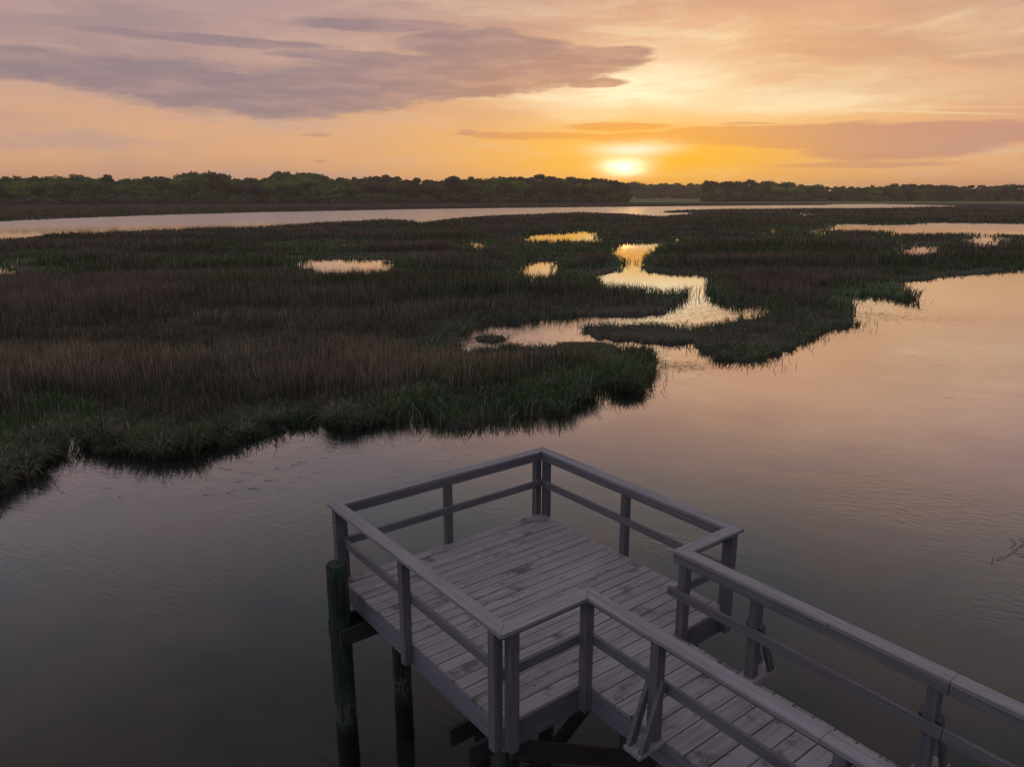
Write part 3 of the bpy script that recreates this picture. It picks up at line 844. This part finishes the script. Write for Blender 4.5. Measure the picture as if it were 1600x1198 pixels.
CT = .036                       # cap thickness
g_ = .0012
def cap(poly, mat):
    bl = MBld(); bl.prism(poly, ZT - CT, ZT)
    o = part('handrail_cap', bl, mat, .004)
w = WC
cap([(0, g_), (w, w + g_), (w, Wd - w - g_), (0, Wd - g_)], MW['cy'])
cap([(g_, Wd), (L_ - g_, Wd), (L_ - w - g_, Wd - w), (w + g_, Wd - w)], MW['cx'])
cap([(g_, 0), (L_ - g_, 0), (L_ - w - g_, w), (w + g_, w)], MW['cx'])
cap([(L_, g_), (L_, B2 - g_), (L_ - w, B2 + w - g_), (L_ - w, w + g_)], MW['cy'])
cap([(L_, Wd - g_), (L_, B3 + g_), (L_ - w, B3 - w + g_), (L_ - w, Wd - w - g_)], MW['cy'])
J1, J2 = 5.62, 9.4
cap([(L_ + g_, B2), (J1 - .25, B2), (J1 - .25, B2 + w), (L_ - w + g_, B2 + w)], MW['cx'])
cap([(J1 - .25 + .003, B2 + .002), (J2, B2 + .002), (J2, B2 + w + .002), (J1 - .25 + .003, B2 + w + .002)], MW['cx'])
cap([(L_ + g_, B3), (J1, B3), (J1, B3 - w), (L_ - w + g_, B3 - w)], MW['cx'])
cap([(J1 + .003, B3 - .001), (J2, B3 - .001), (J2, B3 - w - .001), (J1 + .003, B3 - w - .001)], MW['cx'])
for y0, y1 in ((B2, B2 + w), (B3 - w, B3)):
    cap([(J2 + .003, y0), (END, y0), (END, y1), (J2 + .003, y1)], MW['cx'])
# rails: a 2x4 on edge under the cap and one at mid height, both nailed inside the posts
def rails(x0, x1, y0, y1, mat, ext=(0, 0)):
    bx('top_rail', mat, x0, x1, y0, y1, ZT - CT - .092, ZT - CT - .001)
    if x1 - x0 > y1 - y0: x0 -= ext[0]; x1 += ext[1]
    bx('mid_rail', mat, x0, x1, y0, y1, ZT - .50, ZT - .411)
r0, r1 = ED + .001, ED + .039
rails(r0, r1, r1 + .002, Wd - r1 - .002, MW['y'])
rails(r0, L_ - r1 - .002, Wd - r1, Wd - r0, MW['x'])
rails(r0, L_ - r1 - .002, r0, r1, MW['x'])
rails(L_ - r1, L_ - r0, r0, B2 + r0 - .002, MW['y'])
rails(L_ - r1, L_ - r0, B3 - r0 + .002, Wd - r0, MW['y'])
rails(L_ - r1, J1 - .003, B2 + r0, B2 + r1, MW['x'])
rails(J1 + .001, END, B2 + r0, B2 + r1, MW['x'])
rails(L_ - r1 - .0, J1 - .003, B3 - r1, B3 - r0, MW['x'], (.05, 0))
rails(J1 + .002, END, B3 - r1, B3 - r0, MW['x'])
# posts
pz0 = DK - .235; pt = ZT - CT - .001
def post(x, y, z0=None, s=.088):
    return bx('post', MW['z'], x, x + s, y, y + s, pz0 if z0 is None else z0, pt)
o1, o2 = .005, ED - .002
def pA(y, x=o1): return post(x, y)
post(o1, ED + .006); post(o1, 1.515); post(o1, Wd - ED - .092)
for yy, lo in ((o1, 1), (Wd - o1 - .088, 0)):
    post(ED + .006, yy); post(1.575, yy); post(L_ - ED - .094, yy)
post(L_ - o1 - .088, ED + .008); post(L_ - o1 - .088, B2 + .006)
post(L_ - o1 - .088, B3 - o1 - .088); post(L_ - o1 - .088, Wd - ED - .092)
# bracing posts of the walkway, each on a long board that reaches out
for (a0, a1) in outs:
    ac = (a0 + a1) / 2
    for side in (0, 1):
        y = B2 + .004 if side == 0 else B3 - .004 - .088
        p = post(ac - .044, y, DK + .001)
        for sx in (-1, 1):
            yo = .735 if side == 0 else 2.545
            yi = B2 + .045 if side == 0 else B3 - .045
            x0 = ac - .044 - .039 if sx < 0 else ac + .045
            bl = MBld()
            dy = .075 if side == 0 else -.075
            zz = DK + .54
            P_ = [(yo, DK + .002), (yo + dy * 1.15, DK + .002), (yi + dy * .35, zz - .02), (yi - dy * .1, zz + .03)]
            n0 = [(x0, y_, z_) for y_, z_ in P_]; n1_ = [(x0 + .038, y_, z_) for y_, z_ in P_]
            fs = [(0, 1, 2, 3), (7, 6, 5, 4), (0, 4, 5, 1), (1, 5, 6, 2), (2, 6, 7, 3), (3, 7, 4, 0)]
            if side == 0: fs = [q_[::-1] for q_ in fs]
            bl.add(n0 + n1_, fs)
            part('post_brace', bl, MW['z'], .003, p)
# piles and the doubled beams that clamp them
m_pile, t, b, o = new_mat('treated_pile')
obj = t.n('ShaderNodeTexCoord').outputs['Object']
gpz = t.n('ShaderNodeSeparateXYZ'); t.set(gpz.inputs[0], t.n('ShaderNodeNewGeometry').outputs['Position'])
nz = t.noise(t.vm('MULTIPLY', obj, (16, 16, 2.2)), 1, 5, .6, 1.0)
c = t.mix(t.smooth(nz, .38, .6), (.026, .060, .042, 1), (.014, .018, .013, 1))
c = t.mix(t.smooth(t.noise(t.vm('MULTIPLY', obj, (9, 9, .8)), 1, 3), .52, .66, 0, .8), c, (.085, .075, .045, 1))
band = t.m('MULTIPLY', t.smooth(gpz.outputs[2], .55, .68), t.smooth(gpz.outputs[2], 1.0, .75))
c = t.mix(t.m('MULTIPLY', band, t.smooth(t.noise(t.vm('MULTIPLY', obj, (30, 30, 14)), 1, 3), .45, .6)), c, (.12, .13, .105, 1))
wet = t.smooth(t.m('ADD', gpz.outputs[2], t.m('MULTIPLY', nz, .1)), .62, .50)
c = t.mix(wet, c, (.010, .010, .008, 1))
t.set(b.inputs['Base Color'], c); t.set(b.inputs['Roughness'], t.m('SUBTRACT', .8, t.m('MULTIPLY', wet, .35)))
bp = t.n('ShaderNodeBump'); bp.inputs['Strength'].default_value = 1; bp.inputs['Distance'].default_value = .03
t.set(bp.inputs['Height'], nz); t.set(b.inputs['Normal'], bp.outputs[0])
def pile(x, y, ztop, r=.108, z0=-1.4):
    bl = MBld(); sides = 20; rows = 14
    vs, fs = [], []
    lx, ly = rnd.uniform(-.02, .02), rnd.uniform(-.02, .02)
    for k in range(rows + 1):
        s = k / rows; z = z0 + (ztop - z0) * s; rr = r * (1.08 - .12 * s)
        for q_ in range(sides):
            an = 2 * math.pi * q_ / sides
            r2 = rr * (1 + .03 * math.sin(3 * an + k * .35 + x * 9) + rnd.uniform(-.012, .012))
            if k == rows: r2 *= .97
            vs.append((x + lx * s + r2 * math.cos(an), y + ly * s + r2 * math.sin(an), z))
    for k in range(rows):
        for q_ in range(sides):
            q2 = (q_ + 1) % sides
            fs.append((k * sides + q_, k * sides + q2, (k + 1) * sides + q2, (k + 1) * sides + q_))
    n = len(vs)
    for q_ in range(sides):
        an = 2 * math.pi * q_ / sides
        vs.append((x + lx + r * .82 * math.cos(an), y + ly + r * .82 * math.sin(an), ztop + .018))
    for q_ in range(sides):
        q2 = (q_ + 1) % sides
        fs.append((rows * sides + q_, rows * sides + q2, n + q2, n + q_))
    fs.append(tuple(n + q_ for q_ in range(sides)))
    bl.add(vs, fs)
    o = part('pile', bl, m_pile, 0)
    for p_ in o.data.polygons: p_.use_smooth = len(p_.vertices) == 4
    return o
BZ1 = Z0 - .004
p = pile(.50, -.13, ZT - .50, .118)
p['label'] = 'tall green-stained pile standing above the deck at the corner'
def bent(a, piles, y0, y1, top=BZ1):
    for x in (a - .125 - .04, a + .125 + .002):
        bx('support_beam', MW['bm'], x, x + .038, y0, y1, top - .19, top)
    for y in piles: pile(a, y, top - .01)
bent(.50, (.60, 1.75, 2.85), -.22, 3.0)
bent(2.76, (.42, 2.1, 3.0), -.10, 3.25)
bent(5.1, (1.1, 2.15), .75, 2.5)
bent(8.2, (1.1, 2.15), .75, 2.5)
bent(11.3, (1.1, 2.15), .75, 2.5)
def cross_brace(a, ya, za, yb, zb, mat):
    d = Vector((0, yb - ya, zb - za)).normalized(); n = Vector((0, -d.z, d.y)) * .09
    A, B = Vector((a, ya, za)), Vector((a, yb, zb)); t_ = Vector((.038, 0, 0))
    vs = [A - n, B - n, B + n, A + n]; vs += [v_ + t_ for v_ in vs]
    bl = MBld(); bl.add(vs, [(3, 2, 1, 0), (4, 5, 6, 7), (0, 1, 5, 4), (1, 2, 6, 5), (2, 3, 7, 6), (3, 0, 4, 7)])
    part('cross_brace', bl, mat, .003)
cross_brace(2.935, .35, BZ1 - .22, 2.3, .42, MW['bm'])
cross_brace(2.55, 2.2, BZ1 - .22, .4, .42, MW['bm'])
for a in (5.1, 8.2): cross_brace(a + .17, 1.0, BZ1 - .22, 2.2, .42, MW['bm'])
# gull droppings on the boards: thin dried specks
m_wh, t, b, o = new_mat('dried_droppings')
b.inputs['Base Color'].default_value = (.62, .60, .60, 1); b.inputs['Roughness'].default_value = .9
def from_px(px_, py_, h):       # dock-local spot on the level h below the cap
    x, y = gp(px_, py_, ZT - h)
    X, Y = x - dock.location.x, y - dock.location.y
    return X * sn - Y * cs, X * cs + Y * sn
bl = MBld()
for (px_, py_, s) in ((833, 818, .03), (838, 819, .025), (844, 820, .02), (746, 870, .035), (753, 904, .012), (757, 909, .014), (590, 915, .03), (597, 913, .02), (1022, 1018, .022), (1016, 1022, .015), (783, 909, .012), (905, 866, .01), (700, 930, .01)):
    ux, uy = from_px(px_, py_, .92)
    pts = []
    for q_ in range(9):
        an = 6.283 * q_ / 9; rr = s * rnd.uniform(.5, 1)
        pts.append((ux + rr * math.cos(an) * .7, uy + rr * math.sin(an)))
    bl.prism(pts, DK + .002, DK + .0045)
part('dropping_specks', bl, m_wh, 0)

# twigs afloat at the right
def twig_group():
    bl = MBld()
    for (x0, y0, x1, y1) in ((1549, 882, 1552, 870), (1556, 874, 1572, 870), (1577, 841, 1588, 849), (1588, 849, 1577, 856), (1590, 842, 1606, 846), (1594, 852, 1612, 856), (1586, 864, 1610, 872), (1572, 870, 1600, 850), (1600, 872, 1640, 866), (1598, 846, 1640, 858)):
        A = gp(x0, y0); B = gp(x1, y1)
        M_ = ((A[0] + B[0]) / 2, (A[1] + B[1]) / 2)
        bl.tube([(A[0], A[1], .012), (M_[0], M_[1], .03), (B[0], B[1], .010)], [.004, .006, .003], 5)
    return bl
bl = twig_group()
o = link('dead_branch', bl.mesh('dead_branch'), m_bark)
tag(o, 'dead twiggy branch lying in the water at the right edge', 'branch')

# ------------------------------------------------------------------ evening haze
bl = MBld(); bl.box(-1500, 1500, -60, 1600, -1.5, 31)
hz = link('haze', bl.mesh('haze'))
mh = bpy.data.materials.new('haze'); mh.use_nodes = True; mh.node_tree.nodes.clear()
t = NT(mh.node_tree)
pv = t.n('ShaderNodeVolumePrincipled'); pv.inputs['Density'].default_value = .00030; pv.inputs['Color'].default_value = (.95, .85, .8, 1); pv.inputs['Anisotropy'].default_value = .55
t.set(t.n('ShaderNodeOutputMaterial').inputs['Volume'], pv.outputs[0])
hz.data.materials.append(mh)
tag(hz, 'thin warm evening haze over the marsh', 'haze', kind='stuff')
